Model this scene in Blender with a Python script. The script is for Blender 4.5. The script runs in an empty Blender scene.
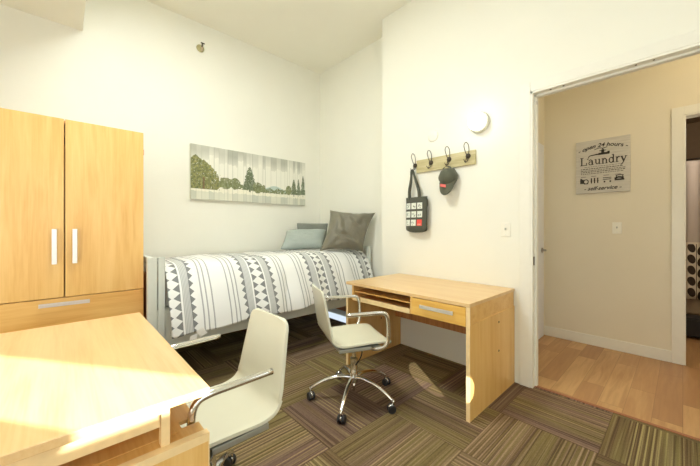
import bpy, bmesh, math, random
from mathutils import Vector, Matrix, noise
random.seed(7)
S = bpy.context.scene
COL = S.collection
PI = math.pi
R = math.radians

# ------------------------------------------------------------------ helpers
def srgb(r, g, b):
    f = lambda c: (c/255/12.92) if c/255 <= .04045 else ((c/255+.055)/1.055)**2.4
    return (f(r), f(g), f(b), 1)

def link(o, parent=None):
    COL.objects.link(o)
    if parent is not None:
        o.parent = parent
    return o

def tag(o, label=None, cat=None, group=None, kind=None):
    if label: o['label'] = label
    if cat: o['category'] = cat
    if group: o['group'] = group
    if kind: o['kind'] = kind
    return o

def thing(name, label, cat, loc=(0, 0, 0), rotz=0, group=None, rot=None):
    o = bpy.data.objects.new(name, None)
    o.empty_display_size = .1
    o.location = loc
    o.rotation_euler = rot if rot else (0, 0, rotz)
    link(o)
    return tag(o, label, cat, group)

def obj(name, bm, mat, parent=None, smooth=False, bevel=0, world=False, angle=40, seg=2):
    """link a bmesh as one object; world=True means its coordinates are the room's"""
    if world and parent is not None:
        p = parent
        off = Vector((0, 0, 0))
        while p is not None:
            off += p.location
            p = p.parent
        bmesh.ops.translate(bm, verts=bm.verts, vec=-off)
    bmesh.ops.recalc_face_normals(bm, faces=bm.faces)
    me = bpy.data.meshes.new(name)
    bm.to_mesh(me); bm.free()
    if smooth:
        for p in me.polygons: p.use_smooth = True
    o = bpy.data.objects.new(name, me)
    if mat is not None: me.materials.append(mat)
    link(o, parent)
    if bevel:
        m = o.modifiers.new('bevel', 'BEVEL'); m.width = bevel; m.segments = seg
        m.limit_method = 'ANGLE'; m.angle_limit = R(angle)
    return o

def BM(): return bmesh.new()

def box(bm, x0, x1, y0, y1, z0, z1):
    v = [bm.verts.new((x, y, z)) for x in (x0, x1) for y in (y0, y1) for z in (z0, z1)]
    for f in ((0, 1, 3, 2), (4, 6, 7, 5), (0, 4, 5, 1), (2, 3, 7, 6), (0, 2, 6, 4), (1, 5, 7, 3)):
        bm.faces.new([v[i] for i in f])
    return v

def bx(*a):
    bm = BM(); box(bm, *a); return bm

def smooth_path(pts, n=6):
    """Catmull-Rom through the points"""
    P = [Vector(p) for p in pts]
    Q = [P[0]*2-P[1]] + P + [P[-1]*2-P[-2]]
    out = []
    for i in range(1, len(Q)-2):
        for k in range(n):
            t = k/n
            a, b, c, d = Q[i-1], Q[i], Q[i+1], Q[i+2]
            out.append(.5*((2*b)+(c-a)*t+(2*a-5*b+4*c-d)*t*t+(3*b-a-3*c+d)*t**3))
    out.append(P[-1])
    return out

def tube(bm, pts, r, n=10, flat=1.0, upv=(0, 0, 1)):
    """round (or flattened) tube along points, r a number or one per point"""
    P = [Vector(p) for p in pts]
    rr = r if hasattr(r, '__len__') else [r]*len(P)
    rings = []
    prev = None
    for i, p in enumerate(P):
        t = (P[min(i+1, len(P)-1)]-P[max(i-1, 0)]).normalized()
        if prev is None:
            u = Vector(upv)
            if abs(u.dot(t)) > .95: u = Vector((1, 0, 0))
        else:
            u = prev
        u = (u - t*u.dot(t)).normalized(); prev = u
        w = t.cross(u)
        rings.append([bm.verts.new(p+(w*math.cos(a)+u*math.sin(a)*flat)*rr[i]) for a in [2*PI*k/n for k in range(n)]])
    for a, b in zip(rings, rings[1:]):
        for k in range(n):
            bm.faces.new((a[k], a[(k+1) % n], b[(k+1) % n], b[k]))
    bm.faces.new(rings[0][::-1]); bm.faces.new(rings[-1])

def lathe(bm, prof, n=24, M=None):
    """profile of (radius, height) turned about z, placed by matrix M"""
    M = M or Matrix.Identity(4)
    rings = []
    for r, z in prof:
        if r < 1e-6: rings.append([bm.verts.new(M @ Vector((0, 0, z)))])
        else: rings.append([bm.verts.new(M @ Vector((r*math.cos(2*PI*k/n), r*math.sin(2*PI*k/n), z))) for k in range(n)])
    for a, b in zip(rings, rings[1:]):
        for k in range(n):
            j = (k+1) % n
            if len(a) == 1 and len(b) == 1: continue
            if len(a) == 1: bm.faces.new((a[0], b[j], b[k]))
            elif len(b) == 1: bm.faces.new((a[k], a[j], b[0]))
            else: bm.faces.new((a[k], a[j], b[j], b[k]))
    for ring in (rings[0], rings[-1]):
        if len(ring) > 1: bm.faces.new(ring)

def frame_to(loc, zdir):
    """matrix whose z axis points along zdir"""
    z = Vector(zdir).normalized()
    return Matrix.Translation(loc) @ z.to_track_quat('Z', 'Y').to_matrix().to_4x4()

def grid_bm(fn, nu, nv, uv=None):
    bm = BM()
    V = [[bm.verts.new(fn(i/nu, j/nv)) for j in range(nv+1)] for i in range(nu+1)]
    lay = bm.loops.layers.uv.new('UVMap') if uv else None
    for i in range(nu):
        for j in range(nv):
            f = bm.faces.new((V[i][j], V[i+1][j], V[i+1][j+1], V[i][j+1]))
            if uv:
                for l, (a, b) in zip(f.loops, ((i, j), (i+1, j), (i+1, j+1), (i, j+1))):
                    l[lay].uv = uv(a/nu, b/nv)
    return bm

# ------------------------------------------------------------------ materials
class NT:
    """small node-writing helper"""
    def __init__(s, name):
        s.m = bpy.data.materials.new(name); s.m.use_nodes = True
        s.t = s.m.node_tree; s.n = s.t.nodes; s.l = s.t.links
        s.b = s.n['Principled BSDF']
    def put(s, sock, v):
        if hasattr(v, 'is_output') or hasattr(v, 'links'): s.l.new(v, sock)
        else: sock.default_value = v
    def math(s, op, a, b=None, c=None, clamp=False):
        n = s.n.new('ShaderNodeMath'); n.operation = op; n.use_clamp = clamp
        for i, v in enumerate((a, b, c)):
            if v is not None: s.put(n.inputs[i], v)
        return n.outputs[0]
    def mix(s, fac, a, b):
        n = s.n.new('ShaderNodeMix'); n.data_type = 'RGBA'
        s.put(n.inputs[0], fac); s.put(n.inputs[6], a); s.put(n.inputs[7], b)
        return n.outputs[2]
    def coord(s, which='Object'):
        return s.n.new('ShaderNodeTexCoord').outputs[which]
    def mapping(s, vec, scale=(1, 1, 1), loc=(0, 0, 0), rot=(0, 0, 0)):
        n = s.n.new('ShaderNodeMapping'); s.l.new(vec, n.inputs[0])
        n.inputs['Scale'].default_value = scale; n.inputs['Location'].default_value = loc; n.inputs['Rotation'].default_value = rot
        return n.outputs[0]
    def noise(s, vec, scale=5, detail=3, rough=.5, dist=0):
        n = s.n.new('ShaderNodeTexNoise'); s.l.new(vec, n.inputs['Vector'])
        n.inputs['Scale'].default_value = scale; n.inputs['Detail'].default_value = detail
        n.inputs['Roughness'].default_value = rough; n.inputs['Distortion'].default_value = dist
        return n.outputs[0]
    def ramp(s, fac, stops, interp='LINEAR'):
        n = s.n.new('ShaderNodeValToRGB'); s.put(n.inputs[0], fac)
        e = n.color_ramp; e.interpolation = interp
        while len(e.elements) < len(stops): e.elements.new(.5)
        for el, (p, c) in zip(e.elements, stops): el.position = p; el.color = c
        return n.outputs[0]
    def sep(s, vec):
        n = s.n.new('ShaderNodeSeparateXYZ'); s.l.new(vec, n.inputs[0]); return n.outputs
    def comb(s, x, y, z):
        n = s.n.new('ShaderNodeCombineXYZ')
        for i, v in enumerate((x, y, z)): s.put(n.inputs[i], v)
        return n.outputs[0]
    def bump(s, h, strength=.2, dist=.01):
        n = s.n.new('ShaderNodeBump'); n.inputs['Strength'].default_value = strength; n.inputs['Distance'].default_value = dist
        s.l.new(h, n.inputs['Height']); s.l.new(n.outputs[0], s.b.inputs['Normal'])
    def fin(s, col=None, rough=.5, metal=0, spec=None):
        if col is not None: s.put(s.b.inputs['Base Color'], col)
        s.put(s.b.inputs['Roughness'], rough); s.b.inputs['Metallic'].default_value = metal
        if spec is not None: s.b.inputs['Specular IOR Level'].default_value = spec
        return s.m

def m_plain(name, col, rough=.5, metal=0, var=.04, scale=20, bump=0, spec=None):
    """a colour with a slight procedural variation"""
    t = NT(name); c = t.coord()
    f = t.noise(c, scale, 3)
    k = lambda d: tuple(max(0, min(1, x*(1+d))) for x in col[:3])+(1,)
    if bump: t.bump(t.noise(c, scale*6, 2), bump, .002)
    return t.fin(t.ramp(f, [(.3, k(-var)), (.7, k(var))]), rough, metal, spec)

def m_wood(name, light, mid, dark, axis, rough=.32, knots=True, sc=1.0):
    """maple veneer; axis is the direction of the grain"""
    t = NT(name); c = t.coord()
    st = [9*sc]*3; st[axis] = .7*sc
    a = t.noise(t.mapping(c, tuple(st)), 2.2, 4, .55, .6)
    st = [70*sc]*3; st[axis] = 2.5*sc
    b = t.noise(t.mapping(c, tuple(st)), 2, 2, .5)
    f = t.math('ADD', t.math('MULTIPLY', a, .7), t.math('MULTIPLY', b, .3))
    col = t.ramp(f, [(.33, dark), (.5, mid), (.66, light)])
    if knots:
        k = t.noise(t.mapping(c, (3, 3, 3), (3.1, 1.7, .4)), 1.6, 3, .6, .4)
        col = t.mix(t.ramp(k, [(.68, (0, 0, 0, 1)), (.78, (.35, .35, .35, 1))]), col, dark)
    return t.fin(col, rough)

M = {}
M['wall'] = m_plain('wall paint', (.85, .845, .76, 1), .7, var=.01, scale=3, bump=.03)
M['ceil'] = m_plain('ceiling paint', (.89, .87, .77, 1), .8, var=.01, scale=3)
M['hallwall'] = m_plain('hall paint', (.80, .75, .61, 1), .7, var=.01, scale=3)
M['trim'] = m_plain('trim paint', (.84, .83, .75, 1), .4, var=.01)
M['doorpaint'] = m_plain('door paint', (.80, .82, .86, 1), .4, var=.01)
ML, MM, MD = srgb(236, 202, 148), srgb(228, 189, 130), srgb(214, 168, 104)
M['wood_z'] = m_wood('maple upright grain', srgb(236, 196, 126), srgb(230, 186, 113), srgb(220, 170, 94), 2)
M['wood_x'] = m_wood('maple long grain', srgb(234, 192, 120), srgb(228, 182, 108), srgb(216, 164, 88), 0)
M['top_x'] = m_wood('maple table top', srgb(232, 200, 148), srgb(228, 192, 138), srgb(220, 180, 122), 0, .28, False)
M['edge'] = m_plain('maple edge band', srgb(240, 212, 160), .4, var=.05, scale=30)
M['wood_dk'] = m_wood('maple back panel', srgb(206, 152, 98), srgb(190, 132, 80), srgb(168, 110, 62), 2, .4, False)
M['alu'] = m_plain('brushed aluminium', (.78, .78, .76, 1), .35, .6, .03, 60)
M['bedmetal'] = m_plain('pale grey bed metal', srgb(214, 219, 210), .35, .0, .03, 10)
M['chrome'] = m_plain('chrome', (.82, .82, .80, 1), .12, 1, .02, 8)
M['shell'] = m_plain('cream chair shell', srgb(224, 223, 202), .25, 0, .015, 6)
M['plate'] = m_plain('grey seat plate', srgb(176, 178, 168), .4, .5, .03)
M['black'] = m_plain('black plastic', (.018, .018, .02, 1), .45, 0, .1)
M['dark'] = m_plain('dark gap', (.03, .02, .015, 1), .8)
M['mattress'] = m_plain('white mattress', srgb(226, 224, 214), .9, 0, .03)
M['white'] = m_plain('white plastic', srgb(240, 238, 226), .4, 0, .01)
M['tagwhite'] = m_plain('white cloth tag', srgb(240, 240, 236), .8)
M['brass'] = m_plain('dull brass', srgb(178, 172, 128), .35, .3, .1, 30)
M['strike'] = m_plain('bronze strike', srgb(96, 78, 50), .4, .8)

def m_fabric(name, col, var=.12, scale=160, bump=.25):
    t = NT(name); c = t.coord()
    f = t.noise(c, scale, 2); g = t.noise(c, 6, 3)
    h = t.math('ADD', t.math('MULTIPLY', f, .5), t.math('MULTIPLY', g, .5))
    k = lambda d: tuple(max(0, min(1, x*(1+d))) for x in col[:3])+(1,)
    t.bump(f, bump, .002)
    m = t.fin(t.ramp(h, [(.35, k(-var)), (.65, k(var))]), .85)
    t.b.inputs['Sheen Weight'].default_value = .15
    return m
M['taupe'] = m_fabric('taupe satin', srgb(116, 112, 96))
M['taupe'].node_tree.nodes['Principled BSDF'].inputs['Roughness'].default_value = .5
M['bluegrey'] = m_fabric('pale blue grey cotton', srgb(166, 176, 170))
M['midgrey'] = m_fabric('mid grey cotton', srgb(128, 132, 124))
M['canvas'] = m_fabric('dark green grey canvas', srgb(78, 80, 68))
M['cap'] = m_fabric('dark olive cap cloth', srgb(86, 88, 72))
M['pink'] = m_plain('pink red patch', srgb(224, 110, 104), .7)
M['red'] = m_plain('red print', srgb(230, 80, 70), .7)
M['print'] = m_plain('white print', srgb(222, 226, 216), .8, 0, .05, 200)
M['printdark'] = m_plain('grey print marks', srgb(120, 124, 116), .8)
M['rack'] = m_wood('weathered rack board', srgb(212, 202, 164), srgb(194, 184, 140), srgb(168, 156, 110), 1, .6)
M['iron'] = m_plain('dark iron', srgb(70, 62, 52), .45, .7, .15, 40)
M['tub'] = m_plain('beige bath panel', srgb(176, 156, 130), .4)
M['bathwall'] = m_plain('brown bathroom paint', srgb(116, 94, 66), .7)

def m_emit(name, col, st):
    t = NT(name)
    t.b.inputs['Emission Color'].default_value = col; t.b.inputs['Emission Strength'].default_value = st
    return t.fin((.9, .9, .88, 1), .3)
M['globe'] = m_emit('lit opal glass', (1, .97, .9, 1), 2.2)

def m_carpet():
    t = NT('striped carpet tile'); x, y, z = t.sep(t.coord())
    gx = t.math('DIVIDE', t.math('SUBTRACT', x, 2.1), .515); gy = t.math('DIVIDE', t.math('SUBTRACT', y, .31), .503)
    tx = t.math('FLOOR', gx); ty = t.math('FLOOR', gy)
    par = t.math('ABSOLUTE', t.math('MODULO', t.math('ADD', tx, ty), 2))
    inv = t.math('SUBTRACT', 1, par)
    q = t.math('ADD', t.math('MULTIPLY', x, inv), t.math('MULTIPLY', y, par))
    r = t.math('ADD', t.math('MULTIPLY', y, inv), t.math('MULTIPLY', x, par))
    wn = t.n.new('ShaderNodeTexWhiteNoise'); wn.noise_dimensions = '2D'
    t.l.new(t.comb(tx, ty, 0), wn.inputs['Vector']); tile = wn.outputs['Value']
    tid = t.math('MULTIPLY', tile, 40)
    # broad bands, narrow yarn lines and speckle along the yarn
    band = t.noise(t.comb(t.math('MULTIPLY', q, 11), tid, t.math('MULTIPLY', r, .5)), 1, 2, .5)
    line = t.noise(t.comb(t.math('MULTIPLY', q, 110), tid, t.math('MULTIPLY', r, 1.0)), 1, 1.5, .6)
    speck = t.noise(t.comb(t.math('MULTIPLY', q, 260), t.math('MULTIPLY', r, 90), tid), 1, 1)
    base = t.ramp(t.math('ADD', t.math('MULTIPLY', band, .5), t.math('MULTIPLY', tile, .5)),
                  [(.18, srgb(130, 108, 98)), (.32, srgb(120, 98, 80)), (.42, srgb(128, 114, 74)), (.52, srgb(118, 98, 72)), (.60, srgb(136, 124, 80)), (.70, srgb(128, 106, 92)), (.82, srgb(124, 98, 88))])
    hi = t.ramp(tile, [(.0, srgb(178, 160, 112)), (.45, srgb(172, 146, 120)), (.6, srgb(188, 174, 118)), (1, srgb(168, 132, 112))])
    comb_ = t.math('GREATER_THAN', t.math('SINE', t.math('MULTIPLY_ADD', q, 2*PI/.0255, tid)), .55)      # evenly spaced pale yarns
    part_ = t.ramp(t.noise(t.comb(t.math('MULTIPLY', q, 5), tid, 4), 1, 1), [(.47, (0, 0, 0, 1)), (.55, (.75, .75, .75, 1))])
    col = t.mix(t.ramp(line, [(.54, (0, 0, 0, 1)), (.70, (.5, .5, .5, 1))]), base, hi)
    col = t.mix(t.math('MULTIPLY', comb_, part_), col, hi)
    col = t.mix(t.ramp(line, [(.34, (.7, .7, .7, 1)), (.48, (0, 0, 0, 1))]), col, srgb(80, 62, 50))
    k = t.math('ADD', .64, t.math('MULTIPLY', speck, .52))
    n = t.n.new('ShaderNodeMix'); n.data_type = 'RGBA'; n.blend_type = 'MULTIPLY'; n.inputs[0].default_value = 1
    t.l.new(col, n.inputs[6]); t.l.new(t.comb(k, k, k), n.inputs[7])
    # thin seams between tiles
    ex = t.math('ABSOLUTE', t.math('SUBTRACT', t.math('FRACT', gx), .5)); ey = t.math('ABSOLUTE', t.math('SUBTRACT', t.math('FRACT', gy), .5))
    seam = t.math('GREATER_THAN', t.math('MAXIMUM', ex, ey), .494)
    t.bump(t.math('ADD', line, speck), .35, .004)
    return t.fin(t.mix(t.math('MULTIPLY', seam, .4), n.outputs[2], srgb(80, 62, 50)), .95, spec=.1)
M['carpet'] = m_carpet()

def m_planks():
    t = NT('oak plank flooring'); x, y, z = t.sep(t.coord())
    row = t.math('FLOOR', t.math('DIVIDE', y, .135))
    wn = t.n.new('ShaderNodeTexWhiteNoise'); wn.noise_dimensions = '1D'; t.put(wn.inputs['W'], row)
    xs = t.math('DIVIDE', t.math('ADD', x, t.math('MULTIPLY', wn.outputs['Value'], 3)), .9)
    w2 = t.n.new('ShaderNodeTexWhiteNoise'); w2.noise_dimensions = '2D'; t.l.new(t.comb(row, t.math('FLOOR', xs), 0), w2.inputs['Vector'])
    g = t.noise(t.comb(t.math('MULTIPLY', x, 2.5), t.math('MULTIPLY', y, 30), t.math('MULTIPLY', w2.outputs['Value'], 20)), 1, 3, .55, .5)
    f = t.math('ADD', t.math('MULTIPLY', w2.outputs['Value'], .5), t.math('MULTIPLY', g, .5))
    col = t.ramp(f, [(.2, srgb(172, 128, 86)), (.45, srgb(190, 146, 98)), (.62, srgb(208, 168, 116)), (.8, srgb(182, 138, 92))])
    e = t.math('LESS_THAN', t.math('FRACT', t.math('DIVIDE', y, .135)), .02)
    e2 = t.math('LESS_THAN', t.math('FRACT', xs), .004)
    return t.fin(t.mix(t.math('MULTIPLY', t.math('MAXIMUM', e, e2), .45), col, srgb(110, 70, 44)), .35)
M['planks'] = m_planks()

def m_comforter():
    t = NT('striped comforter cloth'); u, v, w = t.sep(t.coord('UV'))
    d = t.math('MULTIPLY', t.math('ABSOLUTE', t.math('SUBTRACT', t.math('FRACT', t.math('ADD', u, .5)), .5)), .72)
    fr = t.math('FRACT', t.math('DIVIDE', v, .070))
    wv = t.math('MULTIPLY', t.math('ABSOLUTE', t.math('SUBTRACT', fr, .5)), 2)      # 0 in a cell's middle, 1 at its ends
    fr2 = t.math('FRACT', t.math('DIVIDE', v, .062))
    tri = t.math('MULTIPLY', t.math('ABSOLUTE', t.math('SUBTRACT', fr2, .5)), 2)
    lt = lambda a, b: t.math('LESS_THAN', a, b)
    gt = lambda a, b: t.math('GREATER_THAN', a, b)
    AND = lambda a, b: t.math('MULTIPLY', a, b)
    OR = lambda a, b: t.math('MAXIMUM', a, b)
    white, grey, dk = srgb(233, 234, 231), srgb(164, 167, 166), srgb(112, 115, 116)
    fine = t.math('SINE', t.math('MULTIPLY', d, 2*PI/.011))
    weave = t.noise(t.comb(t.math('MULTIPLY', u, 300), t.math('MULTIPLY', v, 60), 0), 1, 1)
    band = AND(gt(d, .070), lt(d, .128))
    bandcol = t.mix(t.math('MULTIPLY_ADD', fine, .35, .35, True), grey, white)
    dia = AND(lt(d, .056), gt(d, t.math('MULTIPLY_ADD', t.math('SUBTRACT', 1, wv), .050, .007)))
    tr = AND(gt(d, .126), lt(d, t.math('MULTIPLY_ADD', tri, .034, .132)))
    ln = 0
    for a in (.212, .246, .290):
        ln = OR(ln, lt(t.math('ABSOLUTE', t.math('SUBTRACT', d, a)), .0055))
    col = t.mix(band, white, bandcol)
    col = t.mix(t.math('MULTIPLY', ln, .9), col, srgb(160, 162, 162))
    col = t.mix(OR(dia, tr), col, t.mix(weave, dk, srgb(140, 143, 143)))
    t.bump(t.noise(t.coord(), 260, 2), .15, .002)
    return t.fin(col, .9)
M['comforter'] = m_comforter()

def m_attr(name, rough=.6):
    t = NT(name); n = t.n.new('ShaderNodeAttribute'); n.attribute_name = 'paint'
    return t.fin(n.outputs['Color'], rough)
M['paint'] = m_attr('printed canvas')

def m_leafcurtain():
    """cream cloth, dark brown leaves in upright sprays on the lower part"""
    t = NT('leaf print curtain'); u, v, w = t.sep(t.coord('UV'))         # metres along the cloth, metres above the hem
    px = t.math('SUBTRACT', t.math('FRACT', t.math('DIVIDE', u, .16)), .5)
    col = t.math('FLOOR', t.math('DIVIDE', u, .16))
    side = t.math('SIGN', px)
    row = t.math('FRACT', t.math('ADD', t.math('DIVIDE', v, .125), t.math('MULTIPLY', side, .12)))
    lx = t.math('DIVIDE', t.math('SUBTRACT', t.math('ABSOLUTE', px), .26), .21)
    ly = t.math('DIVIDE', t.math('SUBTRACT', t.math('SUBTRACT', row, .5), t.math('MULTIPLY', lx, .10)), .40)
    leaf = t.math('LESS_THAN', t.math('ADD', t.math('POWER', lx, 2), t.math('POWER', ly, 2)), 1)
    stem = t.math('LESS_THAN', t.math('ABSOLUTE', px), .022)
    ink = t.math('MULTIPLY', t.math('MAXIMUM', leaf, stem), t.math('LESS_THAN', v, .62))
    base = t.mix(t.math('LESS_THAN', v, .64), srgb(190, 178, 166), srgb(222, 212, 192))
    return t.fin(t.mix(ink, base, srgb(58, 44, 30)), .8)
M['leafcurtain'] = m_leafcurtain()

def m_pane():
    t = NT('window glass'); tr = t.n.new('ShaderNodeBsdfTransparent'); gl = t.n.new('ShaderNodeBsdfGlossy'); mx = t.n.new('ShaderNodeMixShader')
    gl.inputs['Roughness'].default_value = .02; mx.inputs[0].default_value = .05
    t.l.new(tr.outputs[0], mx.inputs[1]); t.l.new(gl.outputs[0], mx.inputs[2])
    t.l.new(mx.outputs[0], t.n['Material Output'].inputs['Surface'])
    return t.m
M['pane'] = m_pane()

# ------------------------------------------------------------------ the setting
CZ = 3.52            # ceiling
YB = 3.71            # back wall
XR = 2.60            # wall with the hooks
XA = 2.84            # recessed wall at the head of the bed
YJ = 2.27            # where the hook wall ends and the recess begins
XL = -1.45           # wall to the left
YF = -1.25           # window wall behind the camera
TW = .10             # thickness of the hook wall
XH = 4.02            # far wall of the hall
DY0, DY1, DZ = -.10, .785, 2.235
def struct(name, bm, mat, **k): return tag(obj(name, bm, mat, **k), kind='structure')

struct('floor', bx(XL-.1, XR+.055, YF-.1, YB, -.08, 0), M['carpet'])
bm = bx(XR+.05, XH+.02, -2.2, 1.20, -.08, 0); box(bm, XH, 6.2, -1.6, .9, -.08, 0)
struct('floor_hall', bm, M['planks'])
t = NT('copper threshold strip'); struct('trim_threshold', bx(XR+.040, XR+.064, DY0, DY1, -.01, .004), m_plain('reddish threshold', srgb(164, 106, 74), .4))
struct('ceiling', bx(XL-.1, XA+.1, YF-.1, YB+.1, CZ, CZ+.1), M['ceil'])
struct('wall_back', bx(XL-.1, XA+.1, YB, YB+.1, 0, CZ), M['wall'])
struct('wall_alcove', bx(XA, XA+.1, YJ-.1, YB, 0, CZ), M['wall'])
bm = bx(XR, XR+TW, DY1, YJ, 0, CZ); box(bm, XR, XR+TW, YF-.1, DY0, 0, CZ); box(bm, XR, XR+TW, DY0, DY1, DZ, CZ)
box(bm, XR+TW, XA, YJ-.1, YJ, 0, CZ)
struct('wall_right', bm, M['wall'])
W3 = (.65, 2.35, 1.05, 2.65)     # y range, z range of the window in the left wall
bm = bx(XL-.1, XL, YF-.1, W3[0], 0, CZ); box(bm, XL-.1, XL, W3[1], YB, 0, CZ); box(bm, XL-.1, XL, W3[0], W3[1], 0, W3[2]); box(bm, XL-.1, XL, W3[0], W3[1], W3[3], CZ)
struct('wall_left', bm, M['wall'])
o = struct('window_3', BM(), None)
bm = BM()
for a in (W3[0]-.03, W3[1]): box(bm, XL-.05, XL+.02, a, a+.03, W3[2]-.03, W3[3]+.03)
for a in (W3[2]-.03, W3[3]): box(bm, XL-.05, XL+.02, W3[0], W3[1], a, a+.03)
obj('window_frame', bm, M['trim'], o)
obj('window_pane', bx(XL-.04, XL-.035, W3[0], W3[1], W3[2], W3[3]), M['pane'], o)
struct('trim_soffit', bx(XL, .14, YF, YB, 2.995, CZ), M['wall'])
# window wall behind the camera: two openings, the narrow one lets the sun in
W1 = (-1.05, .95, .75, 2.55); W2 = (1.585, 2.155, 1.73, 2.75)
bm = BM()
box(bm, XL, W1[0], YF-.1, YF, 0, CZ); box(bm, W1[1], W2[0], YF-.1, YF, 0, CZ); box(bm, W2[1], XR, YF-.1, YF, 0, CZ)
for w in (W1, W2):
    box(bm, w[0], w[1], YF-.1, YF, 0, w[2]); box(bm, w[0], w[1], YF-.1, YF, w[3], CZ)
struct('wall_front', bm, M['wall'])
for i, w in enumerate((W1, W2)):
    o = struct('window_%d' % (i+1), BM(), None)
    bm = BM(); f = .03
    box(bm, w[0]-f, w[0], YF-.05, YF+.02, w[2]-f, w[3]+f); box(bm, w[1], w[1]+f, YF-.05, YF+.02, w[2]-f, w[3]+f)
    box(bm, w[0], w[1], YF-.05, YF+.02, w[2]-f, w[2]); box(bm, w[0], w[1], YF-.05, YF+.02, w[3], w[3]+f)
    obj('window_frame', bm, M['trim'], o)
    obj('window_pane', bx(w[0], w[1], YF-.04, YF-.035, w[2], w[3]), M['pane'], o)

# door opening to the hall: casing, jambs, stops
CW = .075
bm = BM()
box(bm, XR-.012, XR, DY1, DY1+CW, 0, DZ+CW); box(bm, XR-.012, XR, DY0, DY1, DZ, DZ+CW); box(bm, XR-.012, XR, DY0-CW, DY0, 0, DZ+CW)
struct('trim_door_casing', bm, M['trim'], bevel=.003)
bm = BM()
box(bm, XR-.008, XR+TW+.01, DY1-.014, DY1, .001, DZ); box(bm, XR-.008, XR+TW+.01, DY0, DY0+.012, .001, DZ); box(bm, XR-.008, XR+TW+.01, DY0, DY1, DZ-.014, DZ)
box(bm, XR+.045, XR+.085, DY1-.026, DY1-.014, .001, DZ-.014); box(bm, XR+.045, XR+.085, DY0+.012, DY0+.022, .001, DZ-.014); box(bm, XR+.045, XR+.085, DY0, DY1, DZ-.028, DZ-.014)
jamb = struct('trim_door_jamb', bm, M['trim'])
bm = bx(XR+.008, XR+.036, DY1-.0155, DY1-.0135, .925, .99)
obj('strike_plate', bm, M['strike'], jamb)
obj('latch_hole', bx(XR+.048, XR+.054, DY1-.0275, DY1-.0255, 2.148, 2.172), M['strike'], jamb)
for y in (.20, .66, .58, .12): obj('screw_head', bx(XR+.012, XR+.024, y-.005, y+.005, DZ-.016, DZ-.0138), M['strike'], jamb)

# hall beyond
YE = 1.075
bm = bx(XH, XH+.1, .07-CW, YE+.1, 0, 3.0); box(bm, XH, XH+.1, -2.2, -.88, 0, 3.0); box(bm, XH, XH+.1, -.88, .07-CW, 2.215, 3.0)
struct('wall_hall', bm, M['hallwall'])
bm = bx(XR+TW, 2.86, YE, YE+.1, 0, 3.0); box(bm, 3.72+.22, XH, YE, YE+.1, 0, 3.0); box(bm, 2.86, 3.94, YE, YE+.1, 2.14, 3.0)
struct('wall_hall_end', bm, M['hallwall'])
struct('wall_hall_near', bx(XR+TW, XH, -2.3, -2.2, 0, 3.0), M['hallwall'])
struct('ceiling_hall', bx(XR+TW, XH+.1, -2.3, YE+.1, 3.0, 3.1), M['hallwall'])
struct('baseboard_hall', bx(XH-.014, XH, .07, YE, 0, .105), M['trim'], bevel=.004)
o = struct('door_2', bx(2.865, 3.955, YE-.012, YE+.03, .008, 2.135), M['doorpaint'])
bm = BM(); lathe(bm, [(0, 0), (.028, 0), (.028, .01), (.012, .014), (.012, .04), (0, .04)], 16, frame_to((3.88, YE-.013, .965), (0, -1, 0)))
tube(bm, [(3.88, YE-.05, .965), (3.83, YE-.054, .966), (3.77, YE-.05, .968)], .009, 8)
obj('lever_handle', bm, m_plain('satin nickel', (.35, .34, .32, 1), .3, .9), o)
# bathroom doorway in the hall's far wall
BY1, BY0, BZ = -.005, -.86, 2.205
bm = BM()
box(bm, XH-.014, XH, BY1, BY1+.075, 0, BZ+.075); box(bm, XH-.014, XH, BY0, BY1, BZ, BZ+.075); box(bm, XH-.014, XH, BY0-.075, BY0, 0, BZ+.075)
box(bm, XH-.01, XH+.11, BY1-.012, BY1, .001, BZ); box(bm, XH-.01, XH+.11, BY0, BY1, BZ-.012, BZ); box(bm, XH-.01, XH+.11, BY0, BY0+.012, .001, BZ)
struct('trim_bathroom_casing', bm, M['trim'], bevel=.003)
bm = bx(6.1, 6.2, -1.6, .9, 0, 2.6); box(bm, XH+.1, 6.2, .8, .9, 0, 2.6); box(bm, XH+.1, 6.2, -1.6, -1.5, 0, 2.6)
struct('wall_bathroom', bm, M['bathwall'])
struct('ceiling_bathroom', bx(XH+.05, 6.2, -1.6, .9, 2.6, 2.7), M['bathwall'])

# ------------------------------------------------------------------ bathroom things seen through the two doorways
o = thing('shower_rod', 'thin dark shower rod in the bathroom beyond the hall', 'rod', (5.2, -.35, 1.985))
bm = BM(); tube(bm, [(5.2, -1.498, 1.985), (5.2, .798, 1.985)], .011, 10); obj('rod', bm, M['iron'], o, world=True, smooth=True)
for y in (-1.49, .79):
    bm = BM(); lathe(bm, [(0, -.006), (.03, -.006), (.03, .006), (0, .006)], 14, frame_to((5.2, y, 1.985), (0, 1, 0)))
    obj('end_flange', bm, M['iron'], o, world=True)
def curt(u, v):
    y = .55-u*1.9; return (5.2+.022*math.sin(u*95)*(.4+.6*(1-v))+.008*math.sin(u*41), y, .41+v*1.56)
c = obj('shower_curtain', grid_bm(curt, 260, 24, lambda u, v: (u*2.1, v*1.56)), M['leafcurtain'], smooth=True)
m = c.modifiers.new('thick', 'SOLIDIFY'); m.thickness = .003
tag(c, 'pale shower curtain with dark brown leaf print seen through the far doorway', 'curtain')
o = thing('bathtub', 'beige bathtub below the leaf print shower curtain', 'bathtub', (5.65, -.35, 0))
bm = bx(5.26, 6.09, -1.49, .79, .235, .44); bmesh.ops.delete(bm, geom=[f for f in bm.faces if f.calc_center_median().z > .43], context='FACES')
box(bm, 5.26, 5.34, -1.49, .79, .40, .44); box(bm, 6.01, 6.09, -1.49, .79, .40, .44)
obj('tub_body', bm, M['tub'], o, world=True, bevel=.01)
obj('tub_base', bx(5.30, 6.09, -1.49, .79, 0, .235), M['tub'], o, world=True)
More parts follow.
